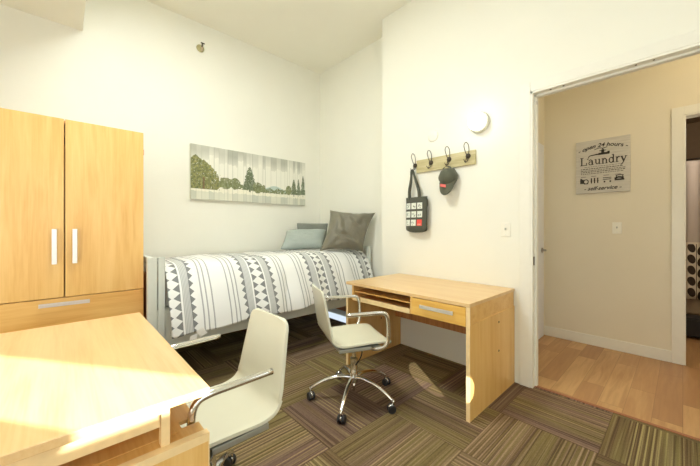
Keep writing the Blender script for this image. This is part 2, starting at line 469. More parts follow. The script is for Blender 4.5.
o = thing('storage_bin', 'low black bin on the bathroom floor in front of the tub', 'bin', (5.14, -.2, 0))
bm = BM(); box(bm, 5.03, 5.23, -.55, .15, .02, .215); obj('bin_body', bm, M['black'], o, world=True, bevel=.015)
bm = BM(); box(bm, 5.02, 5.24, -.56, .16, .205, .23); obj('lid', bm, M['black'], o, world=True, bevel=.008)
for x in (5.05, 5.21):
    for y in (-.53, .13): obj('foot', bx(x-.015, x+.015, y-.015, y+.015, 0, .02), M['black'], o, world=True)

# ------------------------------------------------------------------ wardrobe
def bar_handle(name, parent, p0, p1, out, world=True, th=.012):
    """flat aluminium bar on two stand-offs"""
    a, b, n = Vector(p0), Vector(p1), Vector(out).normalized()
    ax = (b-a).normalized(); s = ax.cross(n)
    bm = BM()
    def slab(c0, c1, hs, n0, n1):
        vs = []
        for e in (c0, c1):
            for q in (-hs, hs):
                for k in (n0, n1): vs.append(bm.verts.new(e+s*q+n*k))
        for f in ((0, 1, 3, 2), (4, 6, 7, 5), (0, 4, 5, 1), (2, 3, 7, 6), (0, 2, 6, 4), (1, 5, 7, 3)): bm.faces.new([vs[i] for i in f])
    slab(a, b, th, .022, .03)
    slab(a+ax*.012, a+ax*.022, th*.6, 0, .023); slab(b-ax*.022, b-ax*.012, th*.6, 0, .023)
    return obj(name, bm, M['alu'], parent, world=world, bevel=.0015)
WF = 2.75
w = thing('wardrobe', 'tall maple wardrobe with two doors and a drawer, left of the bed', 'wardrobe', (.0146, WF, 0))
WX0, WX1, WM, WT = -.423, .449, .0146, 1.918
bm = BM()
box(bm, WX0, WX0+.02, WF+.022, 3.48, 0, WT-.004); box(bm, WX1-.02, WX1, WF+.022, 3.48, 0, WT-.004)
box(bm, WX0, WX1, WF+.022, 3.48, WT-.024, WT-.004); box(bm, WX0+.02, WX1-.02, WF+.022, 3.48, .06, .08)
box(bm, WX0+.02, WX1-.02, 3.46, 3.48, .08, WT-.024); box(bm, WX0+.02, WX1-.02, WF+.06, WF+.08, 0, .06)
obj('body', bm, M['wood_z'], w, world=True)
for a, b in ((WX0, WM-.003), (WM+.003, WX1)):
    d = obj('door', bx(a, b, WF, WF+.02, .757, WT), M['wood_z'], w, world=True, bevel=.0015)
    hx = WM-.048 if a < 0 and b < .1 else WM+.05
    bar_handle('handle', d, (hx, WF, .975), (hx, WF, 1.20), (0, -1, 0))
for z0, z1 in ((.45, .752), (.075, .444)):
    d = obj('drawer', bx(WX0, WX1, WF, WF+.02, z0, z1), M['wood_x'], w, world=True, bevel=.0015)
    if z0 > .4: bar_handle('handle', d, (-.105, WF, .718), (.14, WF, .716), (0, -1, 0))
    else: bar_handle('handle', d, (-.105, WF, .35), (.14, WF, .35), (0, -1, 0))
bm = BM(); box(bm, WX1, WX1+.008, WF+.03, WF+.06, 1.76, 1.80)
obj('hinge_cap', bm, m_plain('pale pink cap', srgb(206, 150, 130), .5), w, world=True)

# ------------------------------------------------------------------ desks
def desk(name, label, loc, rz, L, D, open_end):
    """x along the length from the sitter's left, y from front to back"""
    o = thing(name, label, 'desk', loc, rz, 'maple desks')
    obj('desk_top', bx(0, L, -.004, D, .712, .735), M['top_x'], o, bevel=.002)
    for x0, x1 in ((0, .024), (L-.024, L)):
        p = obj('end_panel', bx(x0, x1, 0, D, .001, .60), M['wood_z'], o, bevel=.0015)
        obj('edge_band', bx(x0-.0005, x1+.0005, -.003, .0005, .001, .60), M['edge'], p)
        for z in (.33, .535):
            for xo in (x0, x1):
                bm = BM(); lathe(bm, [(0, -.0012), (.008, -.0012), (.008, .0012), (0, .0012)], 12, frame_to((xo, .44, z), (1, 0, 0)))
                obj('peg_hole', bm, M['dark'], p)
    xb, xe = .07, L-.006
    xd = .60*L+.01
    zb = .585; fy = .055 if open_end else 0
    bm = BM()
    box(bm, xb, xe, .004+fy, D-.02, zb, zb+.014)
    box(bm, xe-.018, xe, .004+fy, D-.001, zb+.014, .712)
    box(bm, xd-.009, xd+.009, .004+fy, D-.1, zb+.014, .712)
    if not open_end: box(bm, xb, xb+.018, .004, D-.02, zb+.014, .712)
    box(bm, xb, xe-.018, D-.2, D-.18, zb+.014, .712)
    obj('box_frame', bm, M['wood_x'], o)
    bm = BM(); box(bm, .32 if open_end else xb+.018, xd-.009, -.002+fy, .016+fy, zb, zb+.034); obj('shelf_lip', bm, M['edge'], o)
    if not open_end:
        bm = BM(); box(bm, xb+.018, xd-.009, .02, D-.2, .655, .662); obj('shelf', bm, M['wood_x'], o)
    obj('edge_band', bx(xe-.019, L+.0005, -.003+fy, .005+fy, .60, .711), M['edge'], o)
    d = obj('drawer', bx(xd+.011, xe-.021, -.004+fy, .016+fy, zb+.004, .708), m_yellow, o, bevel=.0015)
    c = (xd+xe)/2
    bar_handle('handle', d, (c-.125, -.004+fy, .662), (c+.125, -.004+fy, .662), (0, -1, 0), world=False)
    obj('modesty_panel', bx(.024, L-.024, D-.09, D-.072, .31, zb), M['wood_dk'], o)
    if open_end:
        bm = BM()
        box(bm, .022, .05, .095, .116, .60, .712)                      # upright of the end frame
        box(bm, .022, .05, .116, D-.02, .693, .712)
        obj('end_frame', bm, M['edge'], o)
        bm = BM(); box(bm, .03, .048, .118, D-.02, .655, .690); obj('side_rail', bm, M['edge'], o)
        bm = BM(); box(bm, .024, .30, .050, D-.02, .588, .598); box(bm, .024, .083, .002, .050, .588, .598); box(bm, .118, .30, .002, .050, .588, .598); box(bm, .30, .318, .02, D-.02, .60, .712)
        obj('end_compartment', bm, M['wood_x'], o)
        obj('panel_cap', bx(-.001, .0245, -.003, D, .578, .602), M['edge'], o)
    return o
m_yellow = m_wood('maple drawer front', srgb(240, 196, 108), srgb(234, 184, 92), srgb(222, 164, 70), 0, .3, False)
desk('desk', 'maple desk under the coat hooks beside the doorway', (1.85, 2.035, 0), -PI/2, 1.137, .745, False)
desk('desk', 'maple desk in the near left corner with sunlight across its top', (.316, .95, 0), PI/2, 1.12, .735, True)

# ------------------------------------------------------------------ swivel chairs
def chair(label, loc, rz, base_rot):
    """faces +x"""
    o = thing('swivel_chair', label, 'chair', loc, rz, 'cream swivel chairs')
    prof = [Vector((p[0], 0, p[1])) for p in [(q.x, q.y) for q in smooth_path([(a, b, 0) for a, b in
            [(.205, .428), (.17, .440), (.06, .446), (-.06, .442), (-.14, .442), (-.195, .464), (-.222, .52), (-.236, .59), (-.256, .70), (-.276, .805)]], 6)]]
    ln = [0]
    for a, b in zip(prof, prof[1:]): ln.append(ln[-1]+(b-a).length)
    T = ln[-1]
    def half(s):
        e0, e1 = s, T-s
        h = .205 if s < .5*T else .205-.042*((s-.5*T)/(.5*T))**1.2
        for e in (e0, e1):
            r = .036
            if e < r: h -= r*(1-math.sqrt(max(0, 1-((r-e)/r)**2)))
        return h
    ss = []
    n0 = 8
    for k in range(n0): ss.append(.036*(1-math.cos(PI/2*k/n0)))
    ss += [.036+(T-.072)*k/46 for k in range(47)]
    ss += [T-x for x in ss[:n0][::-1]]
    def at(s):
        for i in range(len(ln)-1):
            if s <= ln[i+1]+1e-9:
                f = (s-ln[i])/(ln[i+1]-ln[i]); return prof[i].lerp(prof[i+1], f)
        return prof[-1]
    nu = len(ss)-1
    def fn(u, v):
        s = ss[min(nu, int(round(u*nu)))]; p = at(s); y = (v*2-1)
        k = .008*y*y
        return (p.x+(k if p.z > .5 else 0), y*half(s), p.z+(k if p.z <= .5 else 0))
    sh = obj('seat_shell', grid_bm(fn, nu, 12), M['shell'], o, smooth=True)
    m = sh.modifiers.new('thick', 'SOLIDIFY'); m.thickness = .013; m.offset = 0
    m = sh.modifiers.new('bevel', 'BEVEL'); m.width = .004; m.segments = 2; m.limit_method = 'ANGLE'; m.angle_limit = R(50)
    bm = BM(); box(bm, -.165, .12, -.19, .19, .404, .428); box(bm, -.08, .08, -.06, .06, .385, .41)
    obj('seat_plate', bm, M['plate'], o, bevel=.004)
    for s in (-1, 1):
        bm = BM()
        tube(bm, smooth_path([(.04, s*.13, .416), (.07, s*.21, .418), (.122, s*.252, .440), (.142, s*.262, .50), (.142, s*.262, .60),
                              (.127, s*.262, .648), (.087, s*.262, .663), (0, s*.262, .665), (-.138, s*.262, .667)], 6), .0125, 10)
        obj('armrest', bm, M['chrome'], o, smooth=True)
    bm = BM(); lathe(bm, [(0, .12), (.030, .12), (.030, .19), (.026, .20), (.026, .29), (.015, .295), (.015, .39), (0, .39)], 20)
    obj('gas_lift', bm, M['chrome'], o, smooth=True).modifiers.new('e', 'EDGE_SPLIT').split_angle = R(35)
    bm = BM(); lathe(bm, [(0, .05), (.008, .055), (.010, .12), (0, .12)], 10); obj('piston_rod', bm, M['chrome'], o, smooth=True)
    bm = BM(); lathe(bm, [(0, -.03), (.022, -.028), (.026, 0), (.022, .028), (0, .03)], 14, frame_to((.09, .01, .365), (0, 0, 1)))
    obj('tension_knob', bm, M['black'], o, smooth=True)
    bm = BM(); tube(bm, smooth_path([(.02, -.05, .395), (.03, -.08, .36), (.02, -.075, .31), (0, -.035, .25)], 5), .004, 6)
    obj('cable', bm, M['black'], o, smooth=True)
    bm = BM(); tube(bm, smooth_path([(.02, .05, .40), (.06, .17, .398), (.07, .245, .395)], 4), .006, 8); obj('height_lever', bm, M['chrome'], o, smooth=True)
    for k in range(5):
        a = base_rot-rz+2*PI*k/5; ca, sa = math.cos(a), math.sin(a)
        P = lambda r, z: (r*ca, r*sa, z)
        bm = BM()
        tube(bm, smooth_path([P(.012, .150), P(.08, .158), P(.16, .146), P(.245, .112), P(.305, .076)], 6),
             [.0195-.007*i/24 for i in range(25)], 10, .8)
        obj('leg', bm, M['chrome'], o, smooth=True)
        cx, cy = .308*ca, .308*sa
        b = a+1.2+k*.9; tx, ty = math.cos(b), math.sin(b)
        bm = BM(); lathe(bm, [(0, .05), (.008, .05), (.008, .082), (0, .082)], 10, Matrix.Translation((cx, cy, 0)))
        lathe(bm, [(0, -.006), (.020, -.006), (.023, 0), (.020, .006), (0, .006)], 16, frame_to((cx+.012*tx, cy+.012*ty, .034), (-ty, tx, 0)))
        c = obj('caster', bm, M['chrome'], o, smooth=True)
        bm = BM()
        for s in (-1, 1):
            lathe(bm, [(0, -.009), (.023, -.009), (.027, -.004), (.027, .004), (.022, .009), (0, .009)], 18,
                  frame_to((cx+.012*tx-ty*.015*s, cy+.012*ty+tx*.015*s, .027), (-ty, tx, 0)))
        obj('wheel', bm, M['black'], c, smooth=True).modifiers.new('e', 'EDGE_SPLIT').split_angle = R(40)
    return o
chair('cream shell swivel chair on chrome star base facing the desk under the hooks', (1.520, 1.592, 0), R(-24), R(67))
chair('cream shell swivel chair tucked up to the sunlit near left desk', (.440, 1.312, 0), R(180), R(52))

# ------------------------------------------------------------------ bed
BX0, BX1, BY, BYB = .452, 2.795, 2.62, 3.66
b = thing('bed', 'high twin bed with pale grey metal frame along the back wall', 'bed', (1.62, 3.1, 0))
for end, (x0, x1, xi0, xi1) in enumerate(((BX0, BX0+.062, BX0+.068, BX0+.112), (BX1-.045, BX1, BX1-.09, BX1-.051))):
    bm = BM(); box(bm, x0, x1, BY, BY+.045, 0, .992); obj('post', bm, M['bedmetal'], b, world=True, bevel=.005)
    bm = BM(); box(bm, x0, x1, BYB-.045, BYB, 0, .992); obj('post', bm, M['bedmetal'], b, world=True, bevel=.005)
    if end == 0:
        bm = BM(); box(bm, xi0, xi1, BY, BY+.03, .30, .992); obj('inner_upright', bm, M['bedmetal'], b, world=True, bevel=.004)
    xm = (x0+x1)/2
    for z0, z1 in ((.952, .990), (.045, .105)):
        obj('end_rail', bx(xm-.018, xm+.018, BY+.045, BYB-.045, z0, z1), M['bedmetal'], b, world=True, bevel=.003)
    obj('end_panel', bx(xm-.008, xm+.008, BY+.045, BYB-.045, .105, .86), M['wood_dk'], b, world=True)
for y0, y1 in ((BY+.008, BY+.03), (BYB-.03, BYB-.008)):
    bm = BM(); box(bm, BX0+.062, BX1-.045, y0, y1, .318, .60); obj('side_rail', bm, M['bedmetal'], b, world=True, bevel=.004)
obj('deck', bx(BX0+.11, BX1-.05, BY+.03, BYB-.03, .52, .60), M['bedmetal'], b, world=True)
mt = obj('mattress', bx(BX0+.115, BX1-.05, BY+.06, BYB-.01, .60, .885), M['mattress'], b, world=True, bevel=.04, seg=3)

# comforter: lies over the mattress and hangs over the near side
XK = [(.40, -.30), (.60, 0), (1.285, 1), (1.99, 2), (2.735, 3), (2.9, 3.22)]
def phase(x):
    for (a, p), (c, q) in zip(XK, XK[1:]):
        if x <= c or c == 2.9: return p+(q-p)*(x-a)/(c-a)
CS = smooth_path([(3.66, .90, 0), (3.45, .912, 0), (3.15, .928, 0), (2.92, .938, 0), (2.79, .928, 0), (2.70, .885, 0), (2.635, .80, 0), (2.575, .66, 0), (2.525, .54, 0), (2.495, .425, 0)], 8)
CL = [0]
for a, c in zip(CS, CS[1:]): CL.append(CL[-1]+(c-a).length)
CT = CL[-1]
def cs_at(s):
    for i in range(len(CL)-1):
        if s <= CL[i+1]+1e-9: return CS[i].lerp(CS[i+1], (s-CL[i])/(CL[i+1]-CL[i]))
    return CS[-1]
CX0, CX1 = .575, 2.752
def comf(u, v):
    x = CX0+(CX1-CX0)*u
    hem = CT-.005-.035*u+.02*math.exp(-((x-.6)/.08)**2)+.01*math.sin(x*9)
    s = hem*v; p = cs_at(min(s, CT)); y, z = p.x, p.y
    if s > CT: z -= s-CT
    hang = max(0, min(1, (s-.8)/.35)); flat = 1-hang
    nz = noise.noise(Vector((x*3.2, s*3.2, 1.3))); n2 = noise.noise(Vector((x*9, s*4, 5)))
    z += flat*(.018*nz+.008*n2+.010)
    fold = .020*math.sin(x*11+1.4*math.sin(x*3))*hang + .012*nz+.008*n2
    y += -abs(fold)*hang - .012*hang
    if u < .08: z += -.01*(1-u/.08)*flat; y += .01*(1-u/.08)*hang
    return (x+.006*n2*hang, y, z)
c = obj('comforter', grid_bm(comf, 220, 110, lambda u, v: (phase(CX0+(CX1-CX0)*u), (1-v)*(CT))), M['comforter'], smooth=True)
m = c.modifiers.new('thick', 'SOLIDIFY'); m.thickness = .012; m.offset = -1
tag(c, 'white comforter with grey diamond stripes spread over the bed', 'bedding')
bm = BM()
def tagq(bm, p, a, bb):
    p, a, bb = Vector(p), Vector(a), Vector(bb); n = a.cross(bb).normalized()*.001
    vs = [bm.verts.new(p+q+k) for k in (n, -n) for q in (Vector((0, 0, 0)), a, a+bb, bb)]
    for f in ((0, 1, 2, 3), (7, 6, 5, 4), (0, 4, 5, 1), (1, 5, 6, 2), (2, 6, 7, 3), (3, 7, 4, 0)): bm.faces.new([vs[i] for i in f])
tagq(bm, (.735, 2.475, .44), (.05, -.004, .02), (.028, -.004, -.05))
tagq(bm, (.695, 2.472, .41), (.048, -.004, .01), (-.012, -.004, -.06))
obj('care_tag', bm, M['tagwhite'], c)

# pillows
def pillow(name, label, BL, BR, TL, TR, th, mat, pinch=.10, wr=.012, seed=0, n=36, ears=.0):
    BL, BR, TL, TR = map(Vector, (BL, BR, TL, TR))
    nrm = (BR-BL).cross(TL-BL).normalized()
    org = (BL+BR)/2
    bm = BM(); rows = {}
    for side in (1, -1):
        for i in range(n+1):
            for j in range(n+1):
                u, v = i/n, j/n
                if side == -1 and (i in (0, n) or j in (0, n)): rows[side, i, j] = rows[1, i, j]; continue
                a, c2 = u*2-1, v*2-1
                # sides bow inwards between the pointed corners
                uu = .5+a*.5*(1-pinch*(1-c2*c2)); vv = .5+c2*.5*(1-pinch*(1-a*a))
                p = BL.lerp(BR, uu).lerp(TL.lerp(TR, uu), vv)
                h = ((1-a**4)*(1-c2**4))**.55
                e = Vector((u*3.1+seed, v*3.1, side*2.))
                wv = noise.noise(e*1.6)*wr + abs(noise.noise(Vector((u*4+v*5+seed, (v-u)*2.2, side))))*wr*1.6
                p = p + nrm*side*(th*.5*h) + nrm*side*wv*h
                rows[side, i, j] = bm.verts.new(p-org)
    for side in (1, -1):
        for i in range(n):
            for j in range(n):
                q = [rows[side, i, j], rows[side, i+1, j], rows[side, i+1, j+1], rows[side, i, j+1]]
                bm.faces.new(q if side == 1 else q[::-1])
    o = obj(name, bm, mat, smooth=True); o.location = org
    return tag(o, label, 'pillow', 'pillows at the head of the bed')
pillow('pillow', 'square taupe satin pillow leaning at the head of the bed', (2.19, 2.87, .945), (2.64, 2.61, .930), (2.435, 2.98, 1.435), (2.808, 2.56, 1.40), .17, M['taupe'], .13, .030, 3, 56)
pillow('pillow', 'pale blue grey pillow lying beside the taupe pillow', (1.93, 3.30, .955), (2.42, 3.12, .97), (2.12, 3.47, 1.18), (2.60, 3.27, 1.19), .13, M['bluegrey'], .03, .008, 9)
pillow('pillow', 'flat mid grey pillow standing against the wall behind the others', (2.34, 3.555, .945), (2.715, 3.42, .945), (2.365, 3.61, 1.28), (2.785, 3.455, 1.28), .04, M['midgrey'], .015, .003, 5)

# ------------------------------------------------------------------ framed print over the bed
def grid_paint(name, mat, parent, P, nx, ny, fn, world=True):
    """flat printed face; P(u,v) gives its points, fn(u,v) the printed colour"""
    bm = BM(); lay = bm.verts.layers.float_color.new('paint')
    V = []
    for i in range(nx+1):
        col = []
        for j in range(ny+1):
            v = bm.verts.new(P(i/nx, j/ny)); v[lay] = fn(i/nx, j/ny); col.append(v)
        V.append(col)
    for i in range(nx):
        for j in range(ny): bm.faces.new((V[i][j], V[i+1][j], V[i+1][j+1], V[i][j+1]))
    return obj(name, bm, mat, parent, world=world)
def lerp3(a, b, t): return tuple(x+(y-x)*t for x, y in zip(a, b))
rb = random.Random(11)
BO = [0]
while BO[-1] < 1: BO.append(BO[-1]+rb.uniform(.02, .055))
BT = [rb.uniform(0, 1) for _ in BO]; BT2 = [rb.uniform(.3, 1) for _ in BO]; BB = [rb.uniform(0, 1) for _ in BO]
TREES = [(.035, .19, .82, .14, 0), (.09, .19, .74, .135, 0), (.255, .22, .45, .055, 1), (.33, .22, .46, .04, 1), (.45, .20, .72, .062, 2), (.52, .19, .42, .05, 1), (.575, .21, .38, .02, 1),
         (.875, .19, .58, .034, 2), (.925, .19, .60, .024, 3), (.975, .19, .69, .027, 3), (.82, .21, .42, .03, 1)]
def landscape(u, v):
    k = max(i for i, x in enumerate(BO) if x <= u+1e-9)
    fb = (u-BO[k])/.04
    grain = noise.noise(Vector((u*160, v*3, k)))*.5+.5
    top = (235, 234, 222)
    c = lerp3(top, (196, 198, 184), .25*grain)
    # whitewashed boards: worn grey tops and feet
    wt = .62+.22*BT2[k]
    if v > wt+.05*noise.noise(Vector((u*60, k, 0))): c = lerp3(c, (158, 160, 146), (.25+.55*BT[k])*min(1, (v-wt)*4+.3))
    # field
    hz = .27+.02*math.sin(u*7)
    if v < hz: c = lerp3((238, 236, 220), (214, 212, 190), .5*grain)
    if v < .15+.03*noise.noise(Vector((u*40, k, 3))): c = lerp3(c, (178, 184, 172), .2+.5*BB[k])
    # blue hill and the far tree line
    if .55 < u < .84 and hz < v < hz+.10*math.exp(-((u-.68)/.08)**2)+.03: c = lerp3(c, (168, 190, 184), .75)
    tl = hz-.01+.10*(.5+.5*noise.noise(Vector((u*26, 0, 9))))*(1 if u > .18 else .5)
    if u > .16 and hz-.035 < v < tl+.02 and noise.noise(Vector((u*90, v*40, 2))) > -.28: c = lerp3((98, 108, 72), (140, 148, 112), grain)
    for (tx, tb, tt, tw, kind) in TREES:
        if not tb < v < tt: continue
        h = (v-tb)/(tt-tb)
        if kind == 0: w = tw*(1-h**2.2)*(.8+.2*min(1, h*6))
        elif kind == 1: w = tw*math.sqrt(max(0, 1-(2*h-1)**2))*(1 if h > .3 else .8)
        else: w = tw*(1-h)**.6*(1 if h > .10 else .12)
        n1 = noise.noise(Vector((u*75, v*26, tx*9))); n2 = noise.noise(Vector((u*190, v*70, tx*5)))
        if abs(u-tx) < w*(1+.35*n1) and n2 > -.45:
            a = ((84, 94, 54), (96, 104, 66), (78, 90, 66), (84, 96, 74))[kind]; d = ((158, 152, 96), (146, 150, 112), (124, 134, 104), (130, 140, 116))[kind]
            c = lerp3(a, d, max(0, min(1, .5+.6*n1+.35*n2)))
        if kind == 0 and abs(u-tx) < .006 and h < .4: c = (112, 92, 64)
    if fb < .07: c = lerp3(c, (150, 152, 138), .45)
    return srgb(*[max(0, min(255, x)) for x in c])
PX0, PX1, PZ0, PZ1, PD = 1.035, 2.545, 1.535, 2.14, .035
o = thing('picture', 'wide landscape print of pines and a pale field on the back wall', 'picture', ((PX0+PX1)/2, YB, PZ0))
obj('canvas_panel', bx(PX0, PX1, YB-PD, YB-.001, PZ0, PZ1), m_plain('print edge', srgb(206, 206, 190), .7), o, world=True)
grid_paint('printed_face', M['paint'], o, lambda u, v: (PX0+u*(PX1-PX0), YB-PD-.0015, PZ0+v*(PZ1-PZ0)), 420, 160, landscape)

# sprinkler head on the back wall
o = thing('sprinkler', 'small brass fire sprinkler high on the back wall', 'sprinkler', (1.15, YB, 3.24))
bm = BM(); lathe(bm, [(0, 0), (.042, 0), (.042, .006), (.03, .018), (.014, .02), (.014, .05), (0, .05)], 20, frame_to((1.145, YB-.001, 3.235), (0, -1, 0)))
obj('escutcheon', bm, M['brass'], o, world=True, smooth=True)
bm = BM(); box(bm, 1.139, 1.151, YB-.085, YB-.045, 3.228, 3.242); box(bm, 1.125, 1.165, YB-.09, YB-.085, 3.25, 3.262); box(bm, 1.14, 1.15, YB-.088, YB-.06, 3.24, 3.258)
obj('deflector', bm, M['iron'], o, world=True)
bm = BM(); lathe(bm, [(0, -.022), (.004, -.022), (.004, .022), (0, .022)], 8, frame_to((1.145, YB-.06, 3.205), (0, 0, 1)))
obj('glass_bulb', bm, m_plain('pinkish bulb', srgb(206, 170, 164), .3), o, world=True)

# ------------------------------------------------------------------ things on the hook wall
o = thing('wall_sconce', 'lit white globe wall lamp above the coat rack', 'lamp', (XR, 1.17, 2.10))
ML4 = frame_to((XR-.001, 1.175, 2.10), (-1, 0, 0))
bm = BM(); lathe(bm, [(0, 0), (.085, 0), (.088, .012), (.082, .03), (.05, .034), (0, .034)], 32, ML4)
obj('lamp_base', bm, m_plain('pale grey lamp base', srgb(206, 204, 186), .4), o, world=True, smooth=True).modifiers.new('e', 'EDGE_SPLIT').split_angle = R(40)
bm = BM(); lathe(bm, [(.07, .03)]+[(.074*math.cos(a), .056+.066*math.sin(a)) for a in [R(-18+12*k) for k in range(9)]]+[(0, .122)], 32, ML4)
obj('globe', bm, M['globe'], o, world=True, smooth=True)
o = thing('blank_cover', 'round white blank cover plate left of the wall lamp', 'cover plate', (XR, 1.63, 2.09))
bm = BM(); lathe(bm, [(0, 0), (.058, 0), (.056, .006), (.045, .009), (0, .010)], 32, frame_to((XR+.0005, 1.63, 2.09), (-1, 0, 0)))
obj('plate', bm, M['white'], o, world=True, smooth=True)
bm = BM(); lathe(bm, [(0, 0), (.004, 0), (.003, .002), (0, .002)], 10, frame_to((XR-.0105, 1.63, 2.09), (-1, 0, 0)))
obj('screw', bm, M['alu'], o, world=True)

def switch(label, x, y, z):
    o = thing('light_switch', label, 'light switch', (x, y, z))
    obj('wall_plate', bx(x-.006, x-.0005, y-.036, y+.036, z-.057, z+.057), M['white'], o, world=True, bevel=.003)
    obj('toggle', bx(x-.016, x-.006, y-.005, y+.005, z-.004, z+.014), M['plate'], o, world=True, bevel=.001)
    for dz in (-.04, .04):
        bm = BM(); lathe(bm, [(0, 0), (.004, 0), (.003, .0015), (0, .0015)], 8, frame_to((x-.006, y, z+dz), (-1, 0, 0)))
        obj('screw', bm, M['alu'], o, world=True)
switch('white light switch on the bedroom wall left of the door casing', XR, .965, 1.195)
switch('white light switch on the hall wall below the laundry sign', XH, .445, 1.21)

# coat rack
HY = [(1.822, 1.90), (1.640, 1.905), (1.452, 1.90), (1.272, 1.905)]
o = thing('coat_rack', 'weathered wood coat rack board with four wire hooks', 'coat rack', (XR, 1.53, 1.755))
obj('backboard', bx(XR-.020, XR-.0005, 1.205, 1.805, 1.755, 1.878), M['rack'], o, world=True, bevel=.003)
for y, zt in HY:
    hx = XR-.021
    bm = BM()
    # tall wire loop above, J hook below
    tube(bm, smooth_path([(hx-.004, y-.004, 1.835), (hx-.012, y-.016, 1.87), (hx-.030, y-.020, 1.92), (hx-.036, y, 1.945), (hx-.030, y+.020, 1.92), (hx-.012, y+.016, 1.87), (hx-.004, y+.004, 1.835)], 5), .0032, 7)
    tube(bm, smooth_path([(hx-.004, y-.006, 1.83), (hx-.020, y-.008, 1.79), (hx-.045, y, 1.772), (hx-.062, y+.006, 1.795)], 5), .0035, 7)
    tube(bm, smooth_path([(hx-.004, y+.006, 1.83), (hx-.020, y+.008, 1.79), (hx-.045, y+.002, 1.772)], 5), .0035, 7)
    h = obj('hook', bm, M['iron'], o, world=True, smooth=True)
    bm = BM(); lathe(bm, [(0, 0), (.022, 0), (.022, .006), (.016, .014), (0, .018)], 14, frame_to((XR-.0205, y-.004, 1.832), (-1, 0, 0)))
    obj('rosette', bm, M['iron'], h, world=True, smooth=True)

# tote bag on the first hook
o = thing('tote_bag', 'dark canvas tote bag with white printed squares on the leftmost hook', 'bag', (XR-.05, 1.80, 1.20))
TY0, TY1, TZ0, TZ1, TX = 1.905, 1.655, 1.165, 1.512, XR-.05     # left, right edges, bottom, top
def tote(u, v, s):
    y = TY0+(TY1-TY0)*u; z = TZ0+(TZ1-TZ0)*v
    e = min(u, 1-u)
    bulge = .030*(1-(2*u-1)**4)*(.35+.65*(1-v)*1.0)+.006
    if v < .12: bulge *= .35+.65*math.sqrt(v/.12)
    if v < .15: z += .025*(abs(2*u-1)**2.5)*(1-v/.15)
    x = TX+s*-bulge+.006*noise.noise(Vector((u*3, v*3, s)))
    return (x, y, z)
bm = BM()
for s in (1, -1):
    n1, n2 = 16, 20
    V = [[bm.verts.new(tote(i/n1, j/n2, s)) for j in range(n2+1)] for i in range(n1+1)]
    for i in range(n1):
        for j in range(n2): bm.faces.new((V[i][j], V[i+1][j], V[i+1][j+1], V[i][j+1]))
bmesh.ops.remove_doubles(bm, verts=bm.verts, dist=.0135)
obj('bag_body', bm, M['canvas'], o, world=True, smooth=True)
def ribbon(bm, pts, wdir, w, th=.003):
    P = [Vector(p) for p in pts]; wd = Vector(wdir).normalized()
    rg = []
    for i, p in enumerate(P):
        t = (P[min(i+1, len(P)-1)]-P[max(i-1, 0)]).normalized()
        ww = (wd-t*wd.dot(t)).normalized(); n = t.cross(ww)
        rg.append([bm.verts.new(p+ww*a*w/2+n*c*th/2) for a, c in ((-1, -1), (1, -1), (1, 1), (-1, 1))])
    for a, c in zip(rg, rg[1:]):
        for k in range(4): bm.faces.new((a[k], a[(k+1) % 4], c[(k+1) % 4], c[k]))
    bm.faces.new(rg[0][::-1]); bm.faces.new(rg[-1])
for s, xo in ((1, -.014), (-1, .006)):
    bm = BM()
    ribbon(bm, smooth_path([(TX+xo, 1.862, 1.49), (TX+xo, 1.862, 1.58), (TX+xo*.6, 1.845, 1.68), (TX-.012+.004*s, 1.833, 1.755), (XR-.066+.004*s, 1.823, 1.779),
                            (TX-.012+.004*s, 1.812, 1.755), (TX+xo*.6, 1.785, 1.67), (TX+xo, 1.752, 1.57), (TX+xo, 1.745, 1.49)], 6), (.15, 1, 0), .026)
    obj('strap', bm, M['canvas'], o, world=True, smooth=True)
for r in range(3):
    for q in range(3):
        y0 = 1.893-q*.068; z0 = 1.455-r*.082
        red = (r == 2 and q == 2)
        xx = lambda y, z: tote((TY0-y)/(TY0-TY1), (z-TZ0)/(TZ1-TZ0), 1)[0]-.0025
        bm = BM()
        P = lambda u, v: (xx(y0-.056*u, z0-.06*v), y0-.056*u, z0-.06*v)
        bm = grid_bm(P, 4, 4)
        pp = obj('printed_square', bm, M['red'] if red else M['print'], o, world=True)
        if red: pp['label'] = 'red printed square'
        mk = random.Random(r*3+q+1)
        bm = BM()
        for k in range(5 if not red else 2):
            y = y0-.008-mk.random()*.034; z = z0-.012-mk.random()*.034; a, h2 = .004+mk.random()*.008, .004+mk.random()*.012
            if red: y, z, a, h2 = y0-.01, z0-.042-.008*k, .036, .0022
            vs = [bm.verts.new((xx(yy, zz)-.001, yy, zz)) for yy, zz in ((y, z), (y-a, z), (y-a, z-h2), (y, z-h2))]
            bm.faces.new(vs)
        obj('print_mark', bm, M['print'] if red else M['printdark'], pp, world=True)

# cap hanging by its back strap on the third hook
o = thing('baseball_cap', 'dark olive baseball cap with pink patch hanging on the third hook', 'cap', (XR-.06, 1.47, 1.60))
CY, CXX = 1.445, XR-.022
def crown(u, v):
    a = u*2*PI; t = v*PI/2
    r = math.cos(t)
    yy = .088*math.cos(a)*r; zz = math.sin(a)*r*(.090 if math.sin(a) > 0 else .085)
    wv = 1+.03*math.cos(6*a)*r
    # the top of the loop is open at the back strap
    return (CXX-.012-.088*math.sin(t)**.9, CY+yy*wv, 1.665+zz*wv)
bm = grid_bm(crown, 48, 12); bmesh.ops.remove_doubles(bm, verts=bm.verts, dist=.0008)
